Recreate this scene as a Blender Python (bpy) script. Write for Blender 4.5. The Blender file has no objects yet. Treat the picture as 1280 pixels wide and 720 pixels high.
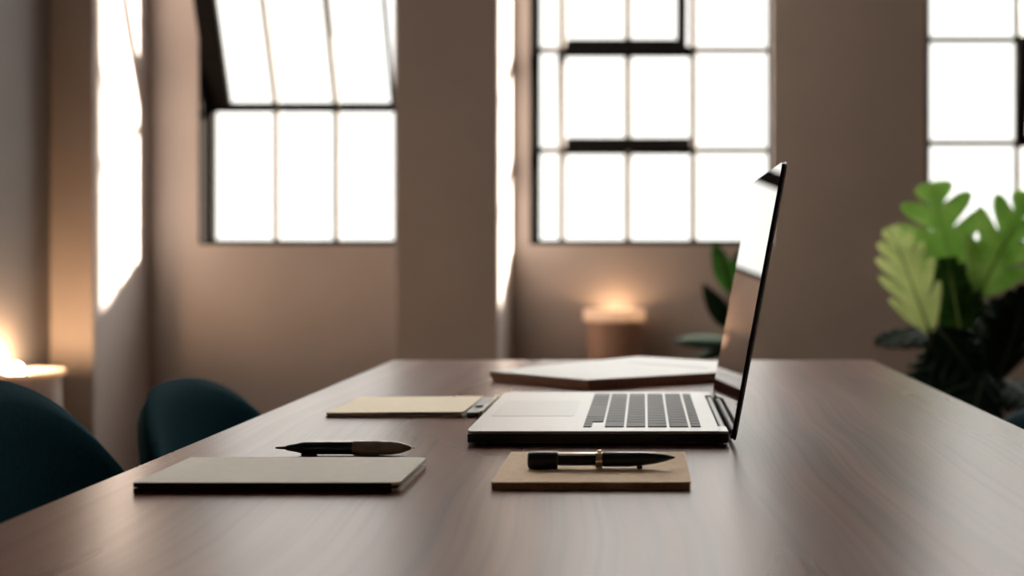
import bpy, bmesh, math, random
from mathutils import Vector, Matrix
random.seed(7)
S = bpy.context.scene
COL = S.collection
PI = math.pi
R = math.radians

# ------------------------------------------------------------------ camera
CZ = 0.8955                       # eye height; table top is at 0.74
cd = bpy.data.cameras.new('camera')
cam = bpy.data.objects.new('camera', cd); COL.objects.link(cam)
cam.location = (0, 0, CZ); cam.rotation_euler = (R(90), 0, 0)
cd.sensor_width = 36.0; cd.lens = 36.0 * 1636 / 1280
cd.shift_x = -(805 - 640) / 1280; cd.shift_y = -40 / 1280
cd.clip_start = 0.02; cd.clip_end = 200
cd.dof.use_dof = True; cd.dof.focus_distance = 1.03
cd.dof.aperture_fstop = 5.0; cd.dof.aperture_blades = 0
S.camera = cam

# ------------------------------------------------------------------ sky, sun, exposure
SKY_LOW, SKY_HIGH = 1.9, 15.5
SUN = 86.0
S.view_settings.view_transform = 'Standard'; S.view_settings.look = 'None'
S.view_settings.gamma = 1.0; S.view_settings.use_curve_mapping = False
S.view_settings.exposure = 0.0
S.cycles.max_bounces = 10; S.cycles.diffuse_bounces = 6; S.cycles.glossy_bounces = 5
S.cycles.transmission_bounces = 6; S.cycles.transparent_max_bounces = 16
S.cycles.caustics_reflective = False; S.cycles.caustics_refractive = False
S.cycles.sample_clamp_indirect = 6.0
w = bpy.data.worlds.new('sky'); S.world = w; w.use_nodes = True
nt = w.node_tree; nt.nodes.clear()
o_ = nt.nodes.new('ShaderNodeOutputWorld'); bg = nt.nodes.new('ShaderNodeBackground')
tc = nt.nodes.new('ShaderNodeTexCoord'); sx = nt.nodes.new('ShaderNodeSeparateXYZ')
mr = nt.nodes.new('ShaderNodeMapRange')
mr.inputs['From Min'].default_value = 0.20; mr.inputs['From Max'].default_value = 0.55
mr.inputs['To Min'].default_value = SKY_LOW; mr.inputs['To Max'].default_value = SKY_HIGH
nt.links.new(tc.outputs['Generated'], sx.inputs[0]); nt.links.new(sx.outputs['Z'], mr.inputs['Value'])
bg.inputs['Color'].default_value = (1.0, 0.97, 0.93, 1)
nt.links.new(mr.outputs[0], bg.inputs['Strength']); nt.links.new(bg.outputs[0], o_.inputs[0])

sl = bpy.data.lights.new('sun', 'SUN'); sl.energy = SUN; sl.angle = R(4); sl.color = (1.0, 0.88, 0.76)
so = bpy.data.objects.new('sun', sl); COL.objects.link(so)
SUN_DIR = Vector((-1, -0.58, -0.297)).normalized()
so.rotation_euler = SUN_DIR.to_track_quat('-Z', 'Y').to_euler()
so.location = (6, 10, 5)

# ------------------------------------------------------------------ materials
def mat(name, color, rough=0.6, metal=0.0, noise=0.0, nscale=40.0, bump=0.0, bscale=200.0, spec=0.5, coat=0.0, sheen=0.0, rvar=0.0):
    m = bpy.data.materials.new(name); m.use_nodes = True
    n = m.node_tree; b = n.nodes['Principled BSDF']
    b.inputs['Base Color'].default_value = (*color, 1)
    b.inputs['Roughness'].default_value = rough; b.inputs['Metallic'].default_value = metal
    b.inputs['Specular IOR Level'].default_value = spec
    if coat: b.inputs['Coat Weight'].default_value = coat; b.inputs['Coat Roughness'].default_value = 0.06
    if sheen: b.inputs['Sheen Weight'].default_value = sheen; b.inputs['Sheen Roughness'].default_value = 0.4
    t = n.nodes.new('ShaderNodeTexCoord')
    if noise or rvar:
        nz = n.nodes.new('ShaderNodeTexNoise'); nz.inputs['Scale'].default_value = nscale; nz.inputs['Detail'].default_value = 4
        n.links.new(t.outputs['Object'], nz.inputs['Vector'])
        if noise:
            r = n.nodes.new('ShaderNodeValToRGB')
            r.color_ramp.elements[0].position = 0.3; r.color_ramp.elements[1].position = 0.7
            r.color_ramp.elements[0].color = (*[c * (1 - noise) for c in color], 1)
            r.color_ramp.elements[1].color = (*[min(1, c * (1 + noise)) for c in color], 1)
            n.links.new(nz.outputs['Fac'], r.inputs[0]); n.links.new(r.outputs[0], b.inputs['Base Color'])
        if rvar:
            q = n.nodes.new('ShaderNodeMapRange'); q.inputs['To Min'].default_value = rough - rvar; q.inputs['To Max'].default_value = rough + rvar
            n.links.new(nz.outputs['Fac'], q.inputs['Value']); n.links.new(q.outputs[0], b.inputs['Roughness'])
    if bump:
        nb = n.nodes.new('ShaderNodeTexNoise'); nb.inputs['Scale'].default_value = bscale; nb.inputs['Detail'].default_value = 5
        n.links.new(t.outputs['Object'], nb.inputs['Vector'])
        bp = n.nodes.new('ShaderNodeBump'); bp.inputs['Strength'].default_value = bump; bp.inputs['Distance'].default_value = 0.01
        n.links.new(nb.outputs['Fac'], bp.inputs['Height']); n.links.new(bp.outputs[0], b.inputs['Normal'])
    return m

def wood_mat(name, dark, mid, light, rough, axis_scale=(26, 1.6, 26), bump=0.06, spec=.5, patch=.03, fine=.55):
    m = bpy.data.materials.new(name); m.use_nodes = True
    n = m.node_tree; L = n.links; b = n.nodes['Principled BSDF']
    t = n.nodes.new('ShaderNodeTexCoord')
    # slow sideways wander so the grain is not ruler straight
    wz = n.nodes.new('ShaderNodeTexNoise'); wz.inputs['Scale'].default_value = 1.3; wz.inputs['Detail'].default_value = 2
    L.new(t.outputs['Object'], wz.inputs['Vector'])
    sb = n.nodes.new('ShaderNodeVectorMath'); sb.operation = 'SUBTRACT'; sb.inputs[1].default_value = (.5, .5, .5)
    L.new(wz.outputs['Color'], sb.inputs[0])
    ml = n.nodes.new('ShaderNodeVectorMath'); ml.operation = 'MULTIPLY'; ml.inputs[1].default_value = (.07, .0, .0)
    L.new(sb.outputs[0], ml.inputs[0])
    ad = n.nodes.new('ShaderNodeVectorMath'); ad.operation = 'ADD'
    L.new(t.outputs['Object'], ad.inputs[0]); L.new(ml.outputs[0], ad.inputs[1])
    mp = n.nodes.new('ShaderNodeMapping'); mp.inputs['Scale'].default_value = axis_scale
    L.new(ad.outputs[0], mp.inputs['Vector'])
    g1 = n.nodes.new('ShaderNodeTexNoise'); g1.inputs['Scale'].default_value = 1.0; g1.inputs['Detail'].default_value = 6; g1.inputs['Roughness'].default_value = .6
    L.new(mp.outputs[0], g1.inputs['Vector'])
    mp2 = n.nodes.new('ShaderNodeMapping'); mp2.inputs['Scale'].default_value = tuple(a * f for a, f in zip(axis_scale, (9, 1.8, 9)))
    L.new(ad.outputs[0], mp2.inputs['Vector'])
    g2 = n.nodes.new('ShaderNodeTexNoise'); g2.inputs['Scale'].default_value = 1.0; g2.inputs['Detail'].default_value = 4
    L.new(mp2.outputs[0], g2.inputs['Vector'])
    r = n.nodes.new('ShaderNodeValToRGB'); e = r.color_ramp.elements
    e[0].position = .28; e[0].color = (*dark, 1); e[1].position = .74; e[1].color = (*light, 1)
    k = e.new(.5); k.color = (*mid, 1)
    L.new(g1.outputs['Fac'], r.inputs[0])
    mx = n.nodes.new('ShaderNodeMix'); mx.data_type = 'RGBA'; mx.blend_type = 'MULTIPLY'; mx.inputs['Factor'].default_value = fine
    r2 = n.nodes.new('ShaderNodeValToRGB'); r2.color_ramp.elements[0].position = .35; r2.color_ramp.elements[0].color = (.55, .46, .42, 1); r2.color_ramp.elements[1].position = .55
    L.new(g2.outputs['Fac'], r2.inputs[0]); L.new(r.outputs[0], mx.inputs[6]); L.new(r2.outputs[0], mx.inputs[7])
    L.new(mx.outputs[2], b.inputs['Base Color']); b.inputs['Specular IOR Level'].default_value = spec; b.inputs['Specular Tint'].default_value = (1, .80, .68, 1)
    q = n.nodes.new('ShaderNodeMapRange'); q.inputs['To Min'].default_value = rough - patch; q.inputs['To Max'].default_value = rough + patch
    q.inputs['From Min'].default_value = .3; q.inputs['From Max'].default_value = .7
    mp3 = n.nodes.new('ShaderNodeMapping'); mp3.inputs['Scale'].default_value = (9, 1.3, 9); L.new(ad.outputs[0], mp3.inputs['Vector'])
    g3 = n.nodes.new('ShaderNodeTexNoise'); g3.inputs['Scale'].default_value = 1.0; g3.inputs['Detail'].default_value = 3; L.new(mp3.outputs[0], g3.inputs['Vector'])
    L.new(g3.outputs['Fac'], q.inputs['Value']); L.new(q.outputs[0], b.inputs['Roughness'])
    bp = n.nodes.new('ShaderNodeBump'); bp.inputs['Strength'].default_value = bump; bp.inputs['Distance'].default_value = .004
    L.new(g2.outputs['Fac'], bp.inputs['Height']); L.new(bp.outputs[0], b.inputs['Normal'])
    return m

def emit_mat(name, color, strength):
    m = bpy.data.materials.new(name); m.use_nodes = True; n = m.node_tree; n.nodes.clear()
    o = n.nodes.new('ShaderNodeOutputMaterial'); e = n.nodes.new('ShaderNodeEmission')
    e.inputs[0].default_value = (*color, 1); e.inputs[1].default_value = strength
    n.links.new(e.outputs[0], o.inputs[0]); return m

def pane_mat():
    m = bpy.data.materials.new('window_glass'); m.use_nodes = True; n = m.node_tree; n.nodes.clear()
    o = n.nodes.new('ShaderNodeOutputMaterial'); t = n.nodes.new('ShaderNodeBsdfTransparent'); g = n.nodes.new('ShaderNodeBsdfGlossy')
    t.inputs[0].default_value = (.97, .98, .97, 1); g.inputs['Roughness'].default_value = .02
    lw = n.nodes.new('ShaderNodeLayerWeight'); lw.inputs['Blend'].default_value = .5      # symmetric, so light leaves the pane as it entered
    pw = n.nodes.new('ShaderNodeMath'); pw.operation = 'POWER'; pw.inputs[1].default_value = 5; n.links.new(lw.outputs['Facing'], pw.inputs[0])
    f = n.nodes.new('ShaderNodeMapRange'); f.inputs['To Min'].default_value = .03; f.inputs['To Max'].default_value = .8; n.links.new(pw.outputs[0], f.inputs['Value'])
    x = n.nodes.new('ShaderNodeMixShader'); n.links.new(f.outputs[0], x.inputs[0]); n.links.new(t.outputs[0], x.inputs[1]); n.links.new(g.outputs[0], x.inputs[2])
    n.links.new(x.outputs[0], o.inputs[0]); return m

def leaf_mat(name, c1, c2, trans, vein=True):
    m = bpy.data.materials.new(name); m.use_nodes = True; n = m.node_tree; L = n.links
    b = n.nodes['Principled BSDF']; o = n.nodes['Material Output']
    t = n.nodes.new('ShaderNodeTexCoord'); nz = n.nodes.new('ShaderNodeTexNoise'); nz.inputs['Scale'].default_value = 18; nz.inputs['Detail'].default_value = 3
    L.new(t.outputs['Object'], nz.inputs['Vector'])
    r = n.nodes.new('ShaderNodeValToRGB'); r.color_ramp.elements[0].position = .3; r.color_ramp.elements[1].position = .7
    r.color_ramp.elements[0].color = (*c1, 1); r.color_ramp.elements[1].color = (*c2, 1)
    L.new(nz.outputs['Fac'], r.inputs[0]); L.new(r.outputs[0], b.inputs['Base Color'])
    b.inputs['Roughness'].default_value = .65; b.inputs['Specular IOR Level'].default_value = .12
    tl = n.nodes.new('ShaderNodeBsdfTranslucent'); hs = n.nodes.new('ShaderNodeHueSaturation'); hs.inputs['Value'].default_value = 1.7; hs.inputs['Saturation'].default_value = 0.95
    L.new(r.outputs[0], hs.inputs['Color']); L.new(hs.outputs[0], tl.inputs[0])
    x = n.nodes.new('ShaderNodeMixShader'); x.inputs[0].default_value = trans
    L.new(b.outputs[0], x.inputs[1]); L.new(tl.outputs[0], x.inputs[2]); L.new(x.outputs[0], o.inputs[0]); return m

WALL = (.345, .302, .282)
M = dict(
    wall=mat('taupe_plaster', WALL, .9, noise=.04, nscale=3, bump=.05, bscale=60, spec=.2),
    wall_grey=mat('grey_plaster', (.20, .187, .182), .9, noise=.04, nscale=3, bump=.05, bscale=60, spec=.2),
    ceiling=mat('ceiling_paint', (.45, .41, .37), .9, noise=.03, nscale=3, spec=.2),
    floor=wood_mat('floor_boards', (.10, .065, .045), (.16, .10, .07), (.22, .15, .11), .5, (9, .8, 9)),
    steel=mat('window_steel', (.008, .007, .0065), .85, noise=.1, nscale=30, spec=.02),
    bar=mat('glazing_bar_paint', (.30, .28, .26), .55, noise=.05, nscale=30),
    pane=pane_mat(),
    table=wood_mat('table_wood', (.10, .038, .024), (.165, .067, .043), (.235, .105, .070), .29, (26, .38, 26), bump=.02, spec=.115, patch=.03, fine=.8),
    tableleg=wood_mat('table_leg_wood', (.08, .045, .03), (.13, .075, .055), (.18, .11, .085), .45, (26, 26, 2)),
    teal=mat('teal_fabric', (.0012, .024, .034), .85, noise=.18, nscale=220, bump=.12, bscale=900, spec=.03),
    chairleg=mat('chair_leg_metal', (.02, .02, .022), .4, metal=.6, noise=.05),
    alu=mat('aluminium', (.345, .33, .323), .42, metal=.35, spec=.25, noise=.02, nscale=300),
    alu_edge=mat('aluminium_side', (.30, .30, .30), .38, metal=.9, noise=.02, nscale=300),
    trackpad=mat('trackpad_glass', (.29, .28, .272), .40, metal=.3, spec=.25, noise=.02),
    black=mat('black_plastic', (.008, .008, .009), .42, noise=.1, nscale=60),
    key=mat('key_plastic', (.105, .105, .105), .6, noise=.08, nscale=200, spec=.2),
    screen=mat('screen_glass', (.003, .003, .004), .015, noise=.05, spec=.5),
    rubber=mat('rubber', (.012, .012, .012), .8, noise=.1),
    cover_grey=mat('greige_cover', (.84, .79, .71), .8, noise=.03, nscale=120, bump=.04, bscale=900, spec=.3),
    pages_dark=mat('dark_page_block', (.11, .105, .08), .85, noise=.2, nscale=400),
    edge_shade=mat('dark_olive_edge_shade', (.05, .046, .032), .8, noise=.15, nscale=300, spec=.2),  # shade of the notebook's front edge, put into a colour
    kraft=mat('kraft_cover', (.90, .67, .46), .8, noise=.06, nscale=150, bump=.05, bscale=900, spec=.3),
    kraft_pages=mat('kraft_pages', (.66, .50, .27), .85, noise=.1, nscale=400),
    yellow=mat('pale_yellow_cover', (.88, .70, .44), .6, noise=.03, nscale=120),
    cream=mat('cream_paper', (.85, .80, .68), .75, noise=.03, nscale=200),
    white=mat('white_card', (.66, .645, .63), .5, noise=.02, nscale=60),
    white_edge=mat('shade_tinted_edges', (.80, .55, .42), .8, noise=.12, nscale=300),  # tan stands in for shade and table reflection on white sides
    greybox=mat('grey_plastic', (.16, .15, .14), .5, noise=.08),
    pen_blue=mat('pen_blue_black', (.006, .013, .018), .28, noise=.1, nscale=80),
    pen_brown=mat('pen_taupe_lacquer', (.36, .30, .235), .36, noise=.06, nscale=80),
    gold=mat('gold_metal', (.85, .68, .46), .25, metal=1.0, noise=.04),
    silver=mat('pale_silver_metal', (.93, .90, .86), .35, metal=.6, noise=.03),
    lamp_body=mat('terracotta_lamp_body', (.36, .21, .15), .7, noise=.06, nscale=20),
    lamp_body2=mat('plaster_lamp_body', (.45, .40, .37), .7, noise=.05, nscale=20),
    pot=mat('charcoal_pot', (.05, .045, .042), .6, noise=.1, nscale=20),
    soil=mat('soil', (.03, .02, .014), .95, noise=.4, nscale=60, bump=.6, bscale=60),
    stem=mat('plant_stem', (.025, .055, .018), .6, noise=.15, nscale=40),
    leaf=leaf_mat('monstera_leaf', (.20, .34, .10), (.36, .49, .20), .5),
    leaf_pale=leaf_mat('pale_monstera_leaf', (.40, .46, .24), (.56, .61, .37), .5),
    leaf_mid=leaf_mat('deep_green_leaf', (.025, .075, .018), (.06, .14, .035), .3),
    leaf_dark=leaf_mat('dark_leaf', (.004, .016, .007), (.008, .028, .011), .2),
)

# ------------------------------------------------------------------ helpers
def bm_new(): return bmesh.new()
def obj(name, bm, m, parent=None, smooth=False, loc=None, angle=35):
    me = bpy.data.meshes.new(name); bmesh.ops.recalc_face_normals(bm, faces=bm.faces); bm.to_mesh(me); bm.free()
    if isinstance(m, (list, tuple)):
        for x in m: me.materials.append(x)
    else: me.materials.append(m)
    if smooth:
        for p in me.polygons: p.use_smooth = True
        try: me.set_sharp_from_angle(angle=R(angle))
        except Exception: pass
    o = bpy.data.objects.new(name, me); COL.objects.link(o)
    if parent is not None: o.parent = parent
    if loc is not None: o.location = loc
    return o
def tag(o, label, cat, group=None):
    o['label'] = label; o['category'] = cat
    if group: o['group'] = group
    return o
def thing(name, label, cat, loc=(0, 0, 0), rz=0.0, group=None):
    o = bpy.data.objects.new(name, None); COL.objects.link(o); o.empty_display_size = .05
    o.location = loc; o.rotation_euler = (0, 0, rz); return tag(o, label, cat, group)
def struct(name, bm, m, parent=None, label=None, **k):
    o = obj(name, bm, m, parent, **k)
    if parent is None: o['kind'] = 'structure'
    if label: o['label'] = label
    return o

def box(bm, x0, x1, y0, y1, z0, z1, bev=0.0, seg=2, mi=0, mtx=None):
    r = bmesh.ops.create_cube(bm, size=1.0)
    vs = r['verts']
    for v in vs:
        v.co = Vector(((x0 + x1) / 2 + v.co.x * (x1 - x0), (y0 + y1) / 2 + v.co.y * (y1 - y0), (z0 + z1) / 2 + v.co.z * (z1 - z0)))
    if bev:
        es = list({e for v in vs for e in v.link_edges})
        g = bmesh.ops.bevel(bm, geom=es, offset=bev, segments=seg, affect='EDGES', profile=.5, clamp_overlap=True)
        vs = list({v for f in g['faces'] for v in f.verts} | {v for v in vs if v.is_valid})
    if mtx is not None:
        for v in vs: v.co = mtx @ v.co
    if mi:
        for f in {f for v in vs for f in v.link_faces}: f.material_index = mi
    return vs

def rounded(pts, rad, n=6):
    """polygon with rounded corners"""
    out = []; k = len(pts)
    for i in range(k):
        p = Vector(pts[i]); a = Vector(pts[i - 1]); b = Vector(pts[(i + 1) % k])
        r = rad[i] if isinstance(rad, (list, tuple)) else rad
        da = (a - p).normalized(); db = (b - p).normalized()
        if r <= 1e-6: out.append(p); continue
        ang = da.angle(db); d = r / math.tan(ang / 2)
        c = p + (da + db).normalized() * (r / math.sin(ang / 2))
        s = p + da * d - c; e = p + db * d - c
        a0 = math.atan2(s.y, s.x); a1 = math.atan2(e.y, e.x); da_ = (a1 - a0 + PI) % (2 * PI) - PI
        for j in range(n + 1):
            t = a0 + da_ * j / n; out.append(c + Vector((math.cos(t), math.sin(t))) * r)
    return out

def slab(bm, pts, z0, z1, rad=0.0, bev=0.0, n=6, inset_bottom=0.0, mi=0):
    P = rounded([Vector((p[0], p[1])) for p in pts], rad, n)
    cen = sum(P, Vector((0, 0))) / len(P)
    top = [bm.verts.new((p.x, p.y, z1)) for p in P]
    bot = []
    for p in P:
        q = p
        if inset_bottom: d = (cen - p); q = p + d.normalized() * inset_bottom
        bot.append(bm.verts.new((q.x, q.y, z0)))
    fs = [bm.faces.new(top), bm.faces.new(list(reversed(bot)))]
    for i in range(len(P)):
        j = (i + 1) % len(P); fs.append(bm.faces.new((top[i], bot[i], bot[j], top[j])))
    for f in fs: f.material_index = mi
    if bev:
        es = [e for e in set(fs[0].edges) | set(fs[1].edges)]
        bmesh.ops.bevel(bm, geom=es, offset=bev, segments=2, affect='EDGES', profile=.5)
    return fs

def rect(x0, y0, x1, y1): return [(x0, y0), (x1, y0), (x1, y1), (x0, y1)]

def lathe(bm, prof, n=40, axis='Z', close=True):
    """prof: list of (radius, height)"""
    rings = []
    for r, h in prof:
        ring = []
        for i in range(n):
            a = 2 * PI * i / n; c, s = r * math.cos(a), r * math.sin(a)
            ring.append(bm.verts.new((c, s, h) if axis == 'Z' else (h, c, s)))
        rings.append(ring)
    for a, b in zip(rings, rings[1:]):
        for i in range(n):
            j = (i + 1) % n; bm.faces.new((a[i], a[j], b[j], b[i]))
    if close:
        bm.faces.new(list(reversed(rings[0]))); bm.faces.new(rings[-1])

def tube(bm, pts, rads, n=10):
    pts = [Vector(p) for p in pts]
    if not isinstance(rads, (list, tuple)): rads = [rads] * len(pts)
    rings = []
    for i, p in enumerate(pts):
        d = (pts[min(i + 1, len(pts) - 1)] - pts[max(i - 1, 0)]).normalized()
        u = d.cross(Vector((0, 1, 0)));
        if u.length < 1e-3: u = d.cross(Vector((1, 0, 0)))
        u.normalize(); v = d.cross(u).normalized()
        rings.append([bm.verts.new(p + (u * math.cos(2 * PI * k / n) + v * math.sin(2 * PI * k / n)) * rads[i]) for k in range(n)])
    for a, b in zip(rings, rings[1:]):
        for i in range(n):
            j = (i + 1) % n; bm.faces.new((a[i], a[j], b[j], b[i]))
    bm.faces.new(list(reversed(rings[0]))); bm.faces.new(rings[-1])

# ------------------------------------------------------------------ room
XL, XR, YF, YB, ZC = -2.2026, 4.0, -2.6, 5.40, 4.8
TH = .15                                     # thickness of the window wall
SILL, HEAD = CZ + .046, 4.45
WIN = [(-1.8385, -.955), (-.472, .531), (1.162, 2.165), (2.79, 3.75)]     # openings in the window wall; the last is unseen, added for light
b = bm_new(); box(b, XL - .1, XR + .1, YF - .1, YB + TH, -.1, 0); struct('floor', b, M['floor'])
b = bm_new(); box(b, XL - .1, XR + .1, YF - .1, YB + TH, ZC, ZC + .1); struct('ceiling', b, M['ceiling'])
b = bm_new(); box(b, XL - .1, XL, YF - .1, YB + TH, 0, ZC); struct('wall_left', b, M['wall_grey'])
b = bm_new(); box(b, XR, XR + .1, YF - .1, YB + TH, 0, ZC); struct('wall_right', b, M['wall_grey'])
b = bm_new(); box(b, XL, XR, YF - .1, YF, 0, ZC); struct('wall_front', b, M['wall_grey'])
b = bm_new()
box(b, XL, XR, YB, YB + TH, 0, SILL); box(b, XL, XR, YB, YB + TH, HEAD, ZC)
xs = [XL] + [v for a in WIN for v in a] + [XR]
for i in range(0, len(xs), 2): box(b, xs[i], xs[i + 1], YB, YB + TH, SILL, HEAD)
struct('wall_back', b, M['wall'])
# the two square piers that stand out from the window wall
b = bm_new(); box(b, XL, -2.0396, 4.85, YB, 0, ZC, bev=.004); struct('trim_1', b, M['wall'])
b = bm_new(); box(b, -.919, -.5425, 4.85, YB, 0, ZC, bev=.004); struct('trim_2', b, M['wall'])

YW = 5.5                                     # plane of the glazing
def bar_v(bm, x, z0, z1, wd, dp=.012, y=YW): box(bm, x - wd / 2, x + wd / 2, y - dp / 2, y + dp / 2, z0, z1, bev=.003, seg=1)
def bar_h(bm, z, x0, x1, wd, dp=.012, y=YW): box(bm, x0, x1, y - dp / 2, y + dp / 2, z - wd / 2, z + wd / 2, bev=.003, seg=1)

def window(idx, x0, x1, vbars, hbars, skip, sashes, jamb=.034):
    """frame + glazing bars + fixed panes + opening sashes; skip = rectangles (x0,x1,z0,z1) left to a sash"""
    f = bm_new()
    box(f, x0, x0 + jamb * .3, YB + .003, YW - .03, SILL, HEAD, bev=.002, seg=1); box(f, x0, x0 + jamb, YW - .03, YW + .03, SILL, HEAD, bev=.003, seg=1); box(f, x1 - .010, x1, YW - .03, YW + .03, SILL, HEAD, bev=.003, seg=1)
    box(f, x0 + jamb, x1 - .010, YW - .03, YW + .03, SILL, SILL + .02, bev=.003, seg=1); box(f, x0 + jamb, x1 - .010, YW - .03, YW + .03, HEAD - .04, HEAD, bev=.003, seg=1)
    root = struct('window_%d' % idx, f, M['steel'])
    g = bm_new(); d = bm_new()
    inside = lambda x, z: any(a < x < c and d < z < e for a, c, d, e in skip)
    zs = sorted([SILL + .02] + hbars + [HEAD - .04]); vx = sorted([x0 + jamb] + vbars + [x1 - .010])
    for x in vbars:
        for za, zb in zip(zs, zs[1:]):
            if not inside(x, (za + zb) / 2): bar_v(g, x, za, zb, .030)
    for z in hbars:
        for xa, xb in zip(vx, vx[1:]):
            if inside((xa + xb) / 2, z): continue
            if inside((xa + xb) / 2, z - .01) or inside((xa + xb) / 2, z + .01): bar_h(d, z, xa, xb, .034)
            else: bar_h(g, z, xa, xb, .026)
    obj('glazing_bars', g, M['bar'], root)
    if sashes: obj('sash_surround', d, M['steel'], root)
    else: d.free()
    p = bm_new()
    for xa, xb in zip(vx, vx[1:]):
        for za, zb in zip(zs, zs[1:]):
            if not inside((xa + xb) / 2, (za + zb) / 2): box(p, xa, xb, YW - .002, YW + .002, za, zb)
    obj('glass_pane', p, M['pane'], root)
    for (a, c, z0, z1, hinge, ang, lw, rw, bw, tw, mids, dep) in sashes:
        e = bm_new(); zz = z0 if hinge == 'bottom' else z1
        mt = Matrix.Translation((0, YW - .0, zz)) @ Matrix.Rotation(R(ang), 4, 'X') @ Matrix.Translation((0, -YW, -zz))
        y0, y1 = YW - dep / 2, YW + dep / 2
        box(e, a, a + lw, y0, y1, z0, z1, bev=.004, seg=1, mtx=mt); box(e, c - rw, c, y0, y1, z0, z1, bev=.004, seg=1, mtx=mt)
        box(e, a + lw, c - rw, y0, y1, z0, z0 + bw, bev=.004, seg=1, mtx=mt); box(e, a + lw, c - rw, y0, y1, z1 - tw, z1, bev=.004, seg=1, mtx=mt)
        s = obj('tilting_sash', e, M['steel'], root)
        k = bm_new()
        for x in mids: box(k, x - .015, x + .015, YW - .006, YW + .006, z0 + bw, z1 - tw, bev=.003, seg=1, mtx=mt)
        obj('sash_bar', k, M['bar'], s)
        k = bm_new(); box(k, a + lw, c - rw, YW - .002, YW + .002, z0 + bw, z1 - tw, mtx=mt)
        obj('sash_glass', k, M['pane'], s)
    return root
Z = lambda py, y=YW: CZ + (320 - py) / 1636 * y
X = lambda px, y=YW: (px - 805) / 1636 * y
window(1, *WIN[0], [X(346), X(421), X(497)], [Z(135), Z(135) + .92, Z(135) + 1.36, Z(135) + 1.95],
       [(X(262), X(497), Z(135), Z(135) + .92)],
       [(X(262), X(494), Z(135) + .006, Z(135) + .90, 'bottom', 25, .092, .016, .014, .03, [X(346), X(421)], .03)])
window(2, *WIN[1], [X(703), X(785), X(867)], [Z(188), Z(63), Z(63) + .62, Z(63) + 1.05, Z(63) + 1.7],
       [(X(703), X(867), Z(188), Z(63)), (X(703), X(867), Z(63), Z(63) + .62)],
       [(X(697), X(867), Z(190), Z(66), 'top', 14, .028, .012, .056, .016, [X(785)], .03),
        (X(700), X(859), Z(66), Z(66) + .60, 'top', 9, .024, .042, .064, .03, [X(785)], .03)])
window(3, *WIN[2], [X(1272), X(1355)], [Z(179), Z(50), Z(50) + .62, Z(50) + 1.05, Z(50) + 1.7],
       [(X(1272), X(1355) + .5, Z(179), Z(50))],
       [(X(1269), WIN[2][1] - .04, Z(178), Z(52), 'bottom', 9, .046, .04, .03, .03, [X(1355)], .03)])

window(4, *WIN[3], [2.79 + .32, 2.79 + .64], [Z(179), Z(50), Z(50) + .62, Z(50) + 1.05, Z(50) + 1.7], [], [])  # out of view, added to let in more sky light from the right

# ------------------------------------------------------------------ table
TT = .74
t = thing('wooden_table', 'long brown wooden table with visible grain carrying the open laptop and notebooks', 'table', (0, 0, 0))
b = bm_new(); slab(b, rect(-.374, .22, .3405, 1.957), TT - .035, TT, rad=.006, bev=.002); obj('tabletop', b, M['table'], t, smooth=True, angle=20)
b = bm_new()
for a in ((-.32, -.30, .30, 1.88), (.265, .285, .30, 1.88)): box(b, *a, TT - .105, TT - .035, bev=.002)
for a in ((-.30, .265, .30, .32), (-.30, .265, 1.86, 1.88)): box(b, *a, TT - .105, TT - .035, bev=.002)
obj('apron', b, M['tableleg'], t)
for ly in (.55, 1.66):
    b = bm_new(); box(b, -.105, .005, ly - .05, ly + .05, .05, TT - .035, bev=.006)
    box(b, -.26, .22, ly - .04, ly + .04, TT - .075, TT - .035, bev=.004); obj('pedestal', b, M['tableleg'], t)
    b = bm_new(); box(b, -.19, .09, ly - .06, ly + .06, 0, .05, bev=.012); obj('foot', b, M['tableleg'], t)

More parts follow.
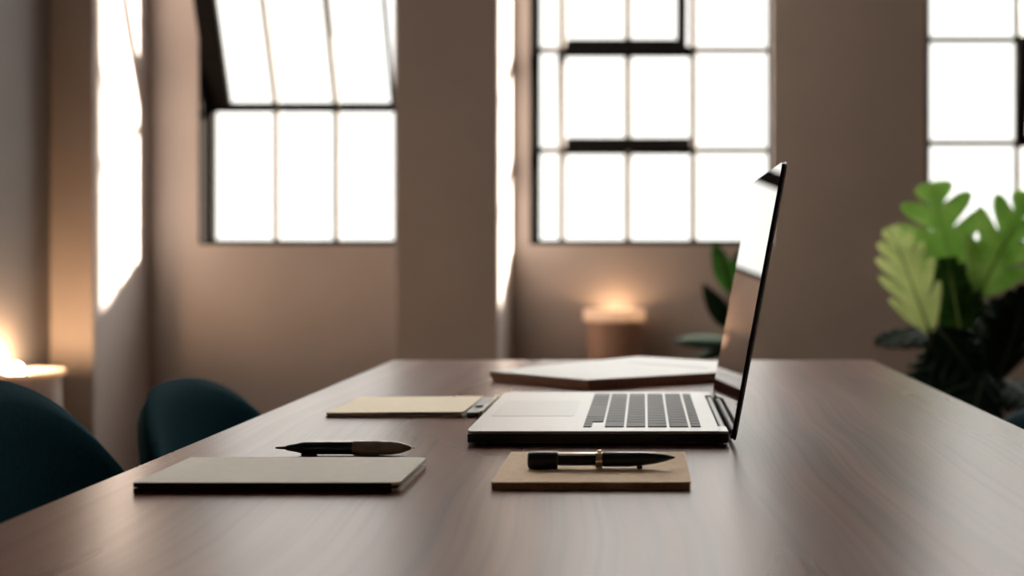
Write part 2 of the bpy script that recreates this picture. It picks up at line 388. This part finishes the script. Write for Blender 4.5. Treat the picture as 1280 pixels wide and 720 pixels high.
# ------------------------------------------------------------------ chairs
def chair(label, loc, rz, ztop):
    t = thing('shell_chair', label, 'chair', (loc[0], loc[1], 0), rz, 'teal shell chairs round the table')
    zb = .47; H = ztop - zb; N, K = 40, 14; th = .028
    def pt(s, v):
        y = .235 * s; lim = H * (1 - abs(s) ** 2.7) ** (1 / 2.1) if abs(s) < 1 else 0
        # outline: dome above the seat, tucked in towards the bottom
        z = zb + lim * v
        x = .075 * abs(s) ** 2.2 - .045 * (z - zb) / H + .02
        return Vector((x, y, z))
    b = bm_new(); front = []; back = []
    for i in range(N + 1):
        s = math.sin((-1 + 2 * i / N) * PI / 2) * .998
        rf, rb = [], []
        for k in range(K + 1):
            v = k / K; p = pt(s, v)
            edge = min(1, (1 - abs(s)) / .10, (1.0001 - v) / .12); e = math.sqrt(max(0, 1 - (1 - max(0, edge)) ** 2))
            rf.append(b.verts.new(p + Vector((th / 2 * e + .0005, 0, 0)))); rb.append(b.verts.new(p - Vector((th / 2 * e + .0005, 0, 0))))
        front.append(rf); back.append(rb)
    for i in range(N):
        for k in range(K):
            b.faces.new((front[i][k], front[i + 1][k], front[i + 1][k + 1], front[i][k + 1]))
            b.faces.new((back[i][k], back[i][k + 1], back[i + 1][k + 1], back[i + 1][k]))
        b.faces.new((front[i][K], front[i + 1][K], back[i + 1][K], back[i][K]))
        b.faces.new((front[i][0], back[i][0], back[i + 1][0], front[i + 1][0]))
    for i in (0, N):
        for k in range(K): b.faces.new((front[i][k], front[i][k + 1], back[i][k + 1], back[i][k]))
    bmesh.ops.remove_doubles(b, verts=b.verts, dist=1e-5)
    obj('backrest', b, M['teal'], t, smooth=True, angle=60)
    b = bm_new(); P = [(.0, -.215), (.18, -.235), (.36, -.18), (.36, .18), (.18, .235), (.0, .215)]
    slab(b, P, .41, .475, rad=.05, bev=.018, n=5); obj('seat', b, M['teal'], t, smooth=True)
    for sx, sy in ((.06, -.17), (.06, .17), (.29, -.16), (.29, .16)):
        b = bm_new(); ox = -.05 if sx < .2 else .04; oy = .04 if sy > 0 else -.04
        tube(b, [(sx + ox, sy + oy, 0), (sx + ox / 2, sy + oy / 2, .2), (sx, sy, .415)], [.009, .012, .014], 12); obj('leg', b, M['chairleg'], t, smooth=True)
    return t
chair('teal shell chair nearest the camera on the left, cut by the photo edge', (-.577, 1.15), R(0), .7845)
chair('teal shell chair farther along the left side, whole curved back in view', (-.600, 1.735), R(-5), .7315)
chair('teal shell chair on the right of the table, only a sliver of its back showing', (.475, 1.56), R(180), .716)

# ------------------------------------------------------------------ laptop
LX, LY = -.1458, 1.0725
lap = thing('laptop', 'open silver laptop seen from its side, glossy black screen facing left', 'laptop', (LX, LY, TT), R(0))
LW, LD = .2155, .310; zt = .0120
b = bm_new(); slab(b, rect(0, 0, LW - .0075, LD), .0022, zt, rad=[.010, .001, .001, .010], bev=.0011)
box(b, LW - .0080, LW, 0, .032, .0024, zt, bev=.0012); box(b, LW - .0080, LW, LD - .032, LD, .0024, zt, bev=.0012)
base = obj('base', b, [M['alu']], lap, smooth=True, angle=20)
b = bm_new(); box(b, .001, LW - .0012, -.0006, .0016, .0026, zt - .0022, bev=.0003); obj('side_panel', b, M['black'], lap)
for px_ in (.155, .172, .186):
    b = bm_new(); box(b, px_, px_ + .0085, -.0010, .0005, .0050, .0078, bev=.0006); obj('port', b, M['rubber'], lap)
for fx in (.02, .19):
    for fy in (.02, .29):
        b = bm_new(); lathe(b, [(.006, 0), (.007, .001), (.007, .0026)], 20); obj('foot', b, M['rubber'], lap, loc=(fx, fy, 0))
b = bm_new(); slab(b, rect(.009, .100, .083, .225), zt - .0004, zt + .00015, rad=.004); obj('trackpad', b, M['trackpad'], lap)
KX = .0945; pitch = .0181
for r in range(6):
    x0 = KX + r * pitch; x1 = x0 + (.0164 if r < 5 else .0088)
    y0, y1 = .0235, .2865
    b = bm_new()
    if r == 0:
        box(b, x0, x1, y0 + .0330, y1, zt - .0006, zt + .0001); box(b, x0, x0 + .0075, y0, y0 + .0330, zt - .0006, zt + .0001)
    else: box(b, x0, x1, y0, y1, zt - .0006, zt + .0001)
    bed = obj('key_row', b, M['black'], lap)
    spans = []
    if r == 0:
        for q in range(2): spans.append((x0 + .0006, x0 + .0069, y0 + .0006 + q * .0165, y0 + .0156 + q * .0165))
        yy = y0 + .0336
        for wd in (.0165, .0165, .094, .0195, .0165, .0165, .0165):
            spans.append((x0 + .0005, x1 - .0005, yy, yy + wd - .0014)); yy += wd + .0004 * 0
        spans.append((x0 + .0005, x1 - .0005, yy, y1 - .0006))
    else:
        ws = {1: [.036] + [.0178] * 10, 2: [.029] + [.0178] * 11, 3: [.0215] + [.0178] * 12, 4: [.0285] + [.0178] * 12, 5: [.0187] * 13}[r]
        yy = y0 + .0006
        for wd in ws:
            spans.append((x0 + .0005, x1 - .0005, yy, yy + wd - .0016)); yy += wd
        if y1 - yy > .004: spans.append((x0 + .0005, x1 - .0005, yy, y1 - .0006))
    for (a, c, d, e) in spans:
        b = bm_new(); box(b, a, c, d, e, zt - .0002, zt + .0008, bev=.0003, seg=1); obj('key', b, M['key'], bed)
b = bm_new(); tube(b, [(LW - .0028, .033, .0072), (LW - .0028, LD - .033, .0072)], .0036, 16); obj('hinge', b, M['black'], lap, smooth=True)
# lid: leans back 10.6 degrees beyond upright
lean = R(10.6); LL = .2335
mt = Matrix.Translation((LW + .0036, 0, .0040)) @ Matrix.Rotation(lean, 4, 'Y')
def lid_slab(x0, x1, y0, y1, z0, z1, rad, bev):
    b = bm_new(); slab(b, [(y0, z0), (y1, z0), (y1, z1), (y0, z1)], x0, x1, rad=rad, bev=bev, n=8)
    for v in b.verts: v.co = mt @ Vector((v.co.z, v.co.x, v.co.y))
    return b
lid = obj('lid', lid_slab(.0004, .0020, 0, LD, 0, LL, [.006, .006, .010, .010], .0005), M['alu_edge'], lap, smooth=True, angle=20)
obj('screen', lid_slab(-.0024, .0004, .0006, LD - .0006, .0006, LL - .0012, [.006, .006, .009, .009], .0004), M['screen'], lap, smooth=True, angle=20)

# ------------------------------------------------------------------ things lying on the table
def poly_part(name, pts, z0, z1, m, parent, **k):
    b = bm_new(); slab(b, pts, z0, z1, **k); return obj(name, b, m, parent, smooth=True, angle=20)

nb = thing('notebook', 'greige covered notebook lying on the table in front of the blue black pen', 'notebook', (-.335, .8595, TT))
w_, d_ = .1747, .1085
poly_part('back_cover', rect(0, 0, w_, d_), 0, .0022, M['cover_grey'], nb, rad=[.001, .006, .007, .001], bev=.0005)
poly_part('page_block', rect(.001, .0014, w_ - .0025, d_ - .002), .0022, .0048, M['pages_dark'], nb, rad=[.001, .005, .006, .001])
poly_part('front_cover', rect(0, 0, w_, d_), .0048, .0068, M['cover_grey'], nb, rad=[.001, .006, .007, .001], bev=.0005)
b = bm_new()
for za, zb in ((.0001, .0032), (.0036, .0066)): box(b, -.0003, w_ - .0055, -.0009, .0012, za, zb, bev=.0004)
obj('edge_shade', b, M['edge_shade'], nb)  # no real spine: dark strips paint the shaded front edge

np_ = thing('notepad', 'brown kraft notepad lying on the table under the black fountain pen', 'notebook', (-.1021, .870, TT))
w_, d_ = .1335, .135
poly_part('page_block', rect(.0004, .0006, w_ - .0006, d_ - .0008), 0, .0042, M['kraft_pages'], np_, rad=.0015)
poly_part('cover', rect(0, 0, w_, d_), .0042, .0052, M['kraft'], np_, rad=.002, bev=.0003)

fn = thing('notebook', 'thin pale yellow notebook lying on the table to the left of the laptop', 'notebook', (-.3075, 1.262, TT), R(-.8))
w_, d_ = .1335, .142
poly_part('back_cover', rect(0, 0, w_, d_), 0, .0010, M['cream'], fn, rad=.002)
poly_part('page_block', rect(.001, .001, w_ - .001, d_ - .001), .0010, .0032, M['cream'], fn, rad=.002)
o = poly_part('front_cover', rect(0, 0, w_, d_), 0, .0011, M['yellow'], fn, rad=.003, bev=.0003)
o.location = (0, 0, .0032); o.rotation_euler = (0, R(-.55), 0)

bx = thing('card_case', 'small grey case with a black button and cream end between yellow notebook and laptop', 'case', (-.1715, 1.262, TT), R(0))
poly_part('body', rect(0, 0, .0125, .138), 0, .0048, M['greybox'], bx, rad=.001, bev=.0004)
poly_part('end_plate', rect(.0125, -.001, .0160, .140), 0, .0062, M['cream'], bx, rad=.001, bev=.0004)
b = bm_new(); lathe(b, [(.0042, .0046), (.0042, .0060), (.0034, .0066)], 24); obj('button', b, M['black'], bx, smooth=True, loc=(.0068, .045, 0))

fd = thing('document_folder', 'white folder with sides tinted tan for shade lying at an angle near the far table end', 'folder', (0, 0, TT))
FP = [(-.0655, 1.518), (.1145, 1.630), (.125, 1.775), (-.008, 1.875), (-.1950, 1.634)]
poly_part('paper_stack', FP, 0, .0098, M['white_edge'], fd, rad=.004, inset_bottom=.005)
poly_part('cover', FP, .0098, .0120, M['white'], fd, rad=.005, bev=.0005)
b = bm_new(); box(b, -.07, .07, -.0012, .0012, .0119, .0124); c_ = obj('cover_fold', b, M['white'], fd)
c_.location = (.03, 1.72, 0); c_.rotation_euler = (0, 0, R(-42))

# pens ------------------------------------------------------------
sc = 1.0176 / 1636
pl = thing('ballpoint_pen', 'blue black pen with a taupe front half lying behind the greige notebook', 'pen', (-.2880, 1.0220, TT + .0057))
P = lambda L, s: [(r * s, h * s) for r, h in L]
b = bm_new(); lathe(b, P([(.5, 0), (1.3, 2), (2.0, 13), (3.2, 14.5), (4.6, 22), (5.2, 26), (6.8, 32), (7.8, 38), (8.2, 60), (8.3, 98)], sc), 32, 'X'); obj('barrel', b, M['pen_blue'], pl, smooth=True)
b = bm_new(); lathe(b, P([(8.7, 98), (9.1, 99.5), (9.1, 131), (8.8, 131.6), (8.8, 133), (9.0, 133.6), (8.5, 146), (7.0, 157), (6.4, 159)], sc), 32, 'X'); obj('grip', b, M['pen_brown'], pl, smooth=True)
b = bm_new(); lathe(b, P([(6.1, 159), (6.3, 159.6), (5.4, 162), (2.6, 170), (2.0, 170.5)], sc), 32, 'X'); obj('nose_cone', b, M['pen_brown'], pl, smooth=True)
b = bm_new(); lathe(b, P([(1.6, 168), (1.0, 171), (.4, 176)], sc), 16, 'X'); obj('tip', b, M['gold'], pl, smooth=True)
b = bm_new(); box(b, 33 * sc, 53 * sc, -3 * sc, 3 * sc, -9.1 * sc, -7 * sc, bev=.0004); obj('clip', b, M['pen_blue'], pl)

sc = .925 / 1636
pr = thing('fountain_pen', 'black fountain pen with a pale metal collar lying on the brown kraft notepad', 'pen', (-.0820, .925, TT + .0052 + 10.8 * sc))
b = bm_new(); lathe(b, P([(8.5, 0), (10.0, 1.2), (10.6, 3), (10.8, 8), (10.8, 35), (10.2, 37), (7, 37.5)], sc), 32, 'X'); obj('cap', b, M['black'], pr, smooth=True, angle=25)
b = bm_new(); lathe(b, P([(7.0, 36), (7.0, 86)], sc), 32, 'X'); obj('barrel', b, M['black'], pr, smooth=True)
b = bm_new(); box(b, 38 * sc, 87 * sc, -3.2 * sc, 3.2 * sc, 4.8 * sc, 9.0 * sc, bev=.0005); obj('metal_bar', b, M['silver'], pr, smooth=True)
b = bm_new(); lathe(b, P([(7, 84.5), (9.7, 85), (10.2, 86), (10.2, 92), (9.7, 93), (7, 93.5)], sc), 32, 'X'); box(b, 87 * sc, 92 * sc, -2 * sc, 2 * sc, 9 * sc, 12.4 * sc, bev=.0004); obj('collar', b, M['gold'], pr, smooth=True)
b = bm_new(); lathe(b, P([(8.6, 92.5), (9.2, 94), (9.3, 125), (8.6, 142), (7.0, 158), (4.6, 171), (2.2, 180), (.6, 184)], sc), 32, 'X')
for v in b.verts: v.co.z += .9 * sc + max(0, (v.co.x / sc - 125) / 59) * 2.4 * sc
obj('grip', b, M['pen_blue'], pr, smooth=True)
b = bm_new(); box(b, 136 * sc, 143 * sc, -2 * sc, 2 * sc, -10.8 * sc, -6 * sc, bev=.0006); obj('rest_stud', b, M['black'], pr)

# ------------------------------------------------------------------ uplighter lamps
def lamp(label, x, y, ztop, r, body, power, ring_h, off, dep, br=.02):
    t = thing('uplighter_lamp', label, 'lamp', (x, y, 0))
    rb = r * .87
    b = bm_new(); lathe(b, [(rb * .96, 0), (rb, .01), (rb, ztop - ring_h), (rb - .012, ztop - ring_h), (rb - .012, ztop - ring_h - .08), (.001, ztop - ring_h - .08)], 48, close=False)
    obj('body', b, body, t, smooth=True)
    b = bm_new(); z0, z1 = ztop - ring_h, ztop
    lathe(b, [(r - .004, z0), (r, z0 + .002), (r, z1 - .002), (r - .002, z1), (r - .005, z1 - .002), (r - .005, z0 + .002), (r - .016, z0), (r - .004, z0)], 48, close=False)
    obj('shade', b, M['shade'], t, smooth=True)
    b = bm_new(); bmesh.ops.create_uvsphere(b, u_segments=20, v_segments=12, radius=br)
    o = obj('bulb', b, emit_mat('bulb_glow', (1.0, .61, .33), power), t, smooth=True, loc=(off[0], off[1], ztop - dep))
    b = bm_new(); tube(b, [(off[0], off[1], ztop - ring_h - .08), (off[0], off[1], ztop - dep - br + .001)], .012, 12); obj('socket', b, M['pot'], t)
    return t
m = bpy.data.materials.new('frosted_shade'); m.use_nodes = True; n = m.node_tree
bb = n.nodes['Principled BSDF']; bb.inputs['Base Color'].default_value = (.75, .70, .64, 1); bb.inputs['Roughness'].default_value = .6
tl = n.nodes.new('ShaderNodeBsdfTranslucent'); tl.inputs[0].default_value = (.66, .60, .54, 1)
xx = n.nodes.new('ShaderNodeMixShader'); xx.inputs[0].default_value = .62
n.links.new(bb.outputs[0], xx.inputs[1]); n.links.new(tl.outputs[0], xx.inputs[2]); n.links.new(xx.outputs[0], n.nodes['Material Output'].inputs[0])
M['shade'] = m
lamp('round uplighter lamp below the middle window, glowing against the wall', -.1195, 5.268, .682, .124, M['lamp_body'], 125, .048, (0, .04), .030)
lamp('round uplighter lamp in the left corner behind the chairs, glowing up the wall', -2.086, 4.45, .507, .110, M['lamp_body2'], 620, .014, (-.052, .0), .003, .025)

# ------------------------------------------------------------------ plants
def monstera(length, width, lobes, m, parent, base, tip_dir, face, droop=.25, slot=.55, fold=.12, name='leaf'):
    """split leaf: midrib along tip_dir from base, blade facing 'face'"""
    b = bm_new(); T = Vector(tip_dir).normalized(); F = Vector(face); F = (F - T * F.dot(T)).normalized(); Sd = T.cross(F).normalized()
    base = Vector(base)
    def place(u, s):          # u along 0..1, s sideways (m)
        z = -droop * length * u * u - fold * abs(s) * 1.0 - .9 * s * s / max(width, .01) * .5
        return base + T * (length * u * (1 - .15 * droop * u)) + Sd * s + F * z
    def half(u):              # half width of a heart outline
        u = max(0, min(1, u)); return width / 2 * (math.sin(PI * (u * .90 + .10) ** .62) ** .75) * (1.0 if u < .97 else .6)
    per = 7; N = lobes * per
    for sd in (-1, 1):
        rows = []
        for i in range(N + 1):
            u = -.10 + 1.10 * i / N; k = (i % per) / per; inlobe = math.sin(PI * min(1, max(0, k * 1.0)))
            h = half(max(.02, (u + .10) / 1.10))
            deep = (i % per == 0 and 0 < i < N)
            full = h * (1 - slot * (1 - max(0, inlobe) ** .45))
            if deep: full = h * (1 - slot)
            if i in (0,): full = h * .5
            row = []
            for j in range(5):
                s = full * j / 4; uu = u + .34 * (s / (width / 2))
                if u < 0 and j == 0: uu = 0
                row.append(b.verts.new(place(min(uu, 1.16), sd * s) + F * (.013 * inlobe * j / 4)))
            rows.append(row)
        for r0, r1 in zip(rows, rows[1:]):
            for j in range(4):
                try: b.faces.new((r0[j], r1[j], r1[j + 1], r0[j + 1]))
                except Exception: pass
    bmesh.ops.remove_doubles(b, verts=b.verts, dist=1e-4)
    o = obj(name, b, m, parent, smooth=True, angle=80)
    md = o.modifiers.new('thick', 'SOLIDIFY'); md.thickness = .0012
    # midrib as a sub-part
    r = bm_new(); tube(r, [place(u, 0) + F * .0008 for u in (0, .25, .5, .75, .98)], [.0032, .0028, .0022, .0016, .0006], 8)
    obj('midrib', r, M['stem'] if m is M['leaf_dark'] else M['rib'], o, smooth=True)
    return o
def blade(length, width, m, parent, base, tip_dir, face, droop=.2, name='leaf'):
    b = bm_new(); T = Vector(tip_dir).normalized(); F = Vector(face); F = (F - T * F.dot(T)).normalized(); Sd = T.cross(F).normalized(); base = Vector(base)
    N = 14; rows = []
    for i in range(N + 1):
        u = i / N; h = width / 2 * math.sin(PI * u ** .8) ** .85 + .0008
        rows.append([b.verts.new(base + T * length * u + Sd * h * k / 3 + F * (-droop * length * u * u - .25 * abs(h * k / 3))) for k in range(-3, 4)])
    for r0, r1 in zip(rows, rows[1:]):
        for j in range(6): b.faces.new((r0[j], r1[j], r1[j + 1], r0[j + 1]))
    o = obj(name, b, m, parent, smooth=True, angle=80)
    md = o.modifiers.new('thick', 'SOLIDIFY'); md.thickness = .0012
    return o
M['rib'] = mat('pale_leaf_rib', (.20, .30, .09), .5, noise=.1)

def pot(parent, r, h):
    b = bm_new(); lathe(b, [(r * .72, 0), (r * .76, .004), (r, h), (r - .012, h), (r - .02, h - .05)], 40, close=False)
    bmesh.ops.holes_fill(b, edges=[e for e in b.edges if e.is_boundary and e.verts[0].co.z < .001]); obj('pot', b, M['pot'], parent, smooth=True)
    b = bm_new(); lathe(b, [(r - .02, h - .045), (r * .5, h - .03), (.002, h - .025)], 30, close=True); obj('soil', b, M['soil'], parent, smooth=True)

def W(px, py, y): return Vector(((px - 805) / 1636 * y, y, CZ + (320 - py) / 1636 * y))
# big split-leaf plant on the right
PXc, PYc = .85, 3.25
mp_ = thing('potted_monstera', 'large split leaf plant in a pot to the right of the table, before the window', 'plant', (PXc, PYc, 0))
pot(mp_, .17, .36)
org = Vector((PXc, PYc, 0))
def mleaf(pb, pt, y0, y1, wd, mt, face=(0, -1, .25), lobes=6, **k):
    A = W(*pb, y0); B = W(*pt, y1); d = B - A
    o = monstera(d.length, wd, lobes, mt, mp_, A - org, d, face, **k)
    s = bm_new(); g = Vector((random.uniform(-.05, .05), random.uniform(-.05, .05), .33))
    mid = (A - org) * .55 + g * .45 + Vector((random.uniform(-.02, .02), .03, .02))
    tube(s, [g, mid, A - org], [.008, .0065, .0045], 8); obj('stem', s, M['stem'], mp_, smooth=True)
    return o
mleaf((1194, 352), (1166, 224), 3.22, 3.26, .245, M['leaf'], face=(-.1, -1, .25), lobes=4, droop=.06, slot=.78)
mleaf((1160, 408), (1112, 282), 3.02, 2.98, .135, M['leaf_pale'], face=(-.35, -1, .35), lobes=5, droop=.10, slot=.66)
mleaf((1226, 362), (1292, 240), 3.12, 3.15, .20, M['leaf'], face=(.35, -1, .2), lobes=4, droop=.08, slot=.72)
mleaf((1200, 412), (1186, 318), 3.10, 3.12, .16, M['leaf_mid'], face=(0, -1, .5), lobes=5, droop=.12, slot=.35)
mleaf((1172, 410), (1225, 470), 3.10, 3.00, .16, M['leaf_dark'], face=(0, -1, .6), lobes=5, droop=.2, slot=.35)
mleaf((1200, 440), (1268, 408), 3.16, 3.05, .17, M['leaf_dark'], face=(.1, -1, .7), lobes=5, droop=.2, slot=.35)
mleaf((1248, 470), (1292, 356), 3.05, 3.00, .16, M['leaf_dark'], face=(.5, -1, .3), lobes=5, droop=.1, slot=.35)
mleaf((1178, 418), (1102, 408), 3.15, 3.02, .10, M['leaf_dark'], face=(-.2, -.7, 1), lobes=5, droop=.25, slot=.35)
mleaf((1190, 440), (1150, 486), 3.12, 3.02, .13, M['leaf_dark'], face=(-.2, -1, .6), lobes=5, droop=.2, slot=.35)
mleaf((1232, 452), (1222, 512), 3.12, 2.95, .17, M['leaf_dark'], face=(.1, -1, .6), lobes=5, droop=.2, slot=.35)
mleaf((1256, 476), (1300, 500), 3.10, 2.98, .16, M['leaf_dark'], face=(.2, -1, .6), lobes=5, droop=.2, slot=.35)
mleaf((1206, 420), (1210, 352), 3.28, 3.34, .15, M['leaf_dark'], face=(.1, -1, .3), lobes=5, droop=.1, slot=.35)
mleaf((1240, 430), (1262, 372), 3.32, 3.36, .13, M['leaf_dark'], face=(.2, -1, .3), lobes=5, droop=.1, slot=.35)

# smaller long-leaved plant behind the laptop screen
QX, QY = .318, 4.60
qp = thing('potted_plant', 'small long leaved green plant half hidden behind the laptop screen', 'plant', (QX, QY, 0))
pot(qp, .12, .26)
oq = Vector((QX, QY, 0))
s = bm_new(); tube(s, [(0, 0, .22), (.01, 0, .42), W(914, 425, QY) - oq, W(916, 360, QY) - oq], [.010, .009, .007, .004], 10); obj('stem', s, M['stem'], qp, smooth=True)
for pb, pt, dy, wd, mt, f in [((914, 368), (890, 302), -.03, .075, M['leaf_mid'], (-.5, -1, .3)), ((913, 412), (879, 356), -.05, .07, M['leaf_dark'], (-.3, -1, .4)),
                              ((914, 426), (840, 422), -.06, .075, M['leaf_dark'], (0, -.8, 1)), ((915, 362), (938, 300), .02, .07, M['leaf_mid'], (.3, -1, .2)),
                              ((914, 400), (936, 350), .03, .065, M['leaf_dark'], (.3, -1, .3)), ((914, 430), (870, 446), -.05, .06, M['leaf_dark'], (0, -.8, 1))]:
    A = W(*pb, QY); B = W(*pt, QY + dy); blade((B - A).length, wd, mt, qp, A - oq, B - A, f, droop=.08)
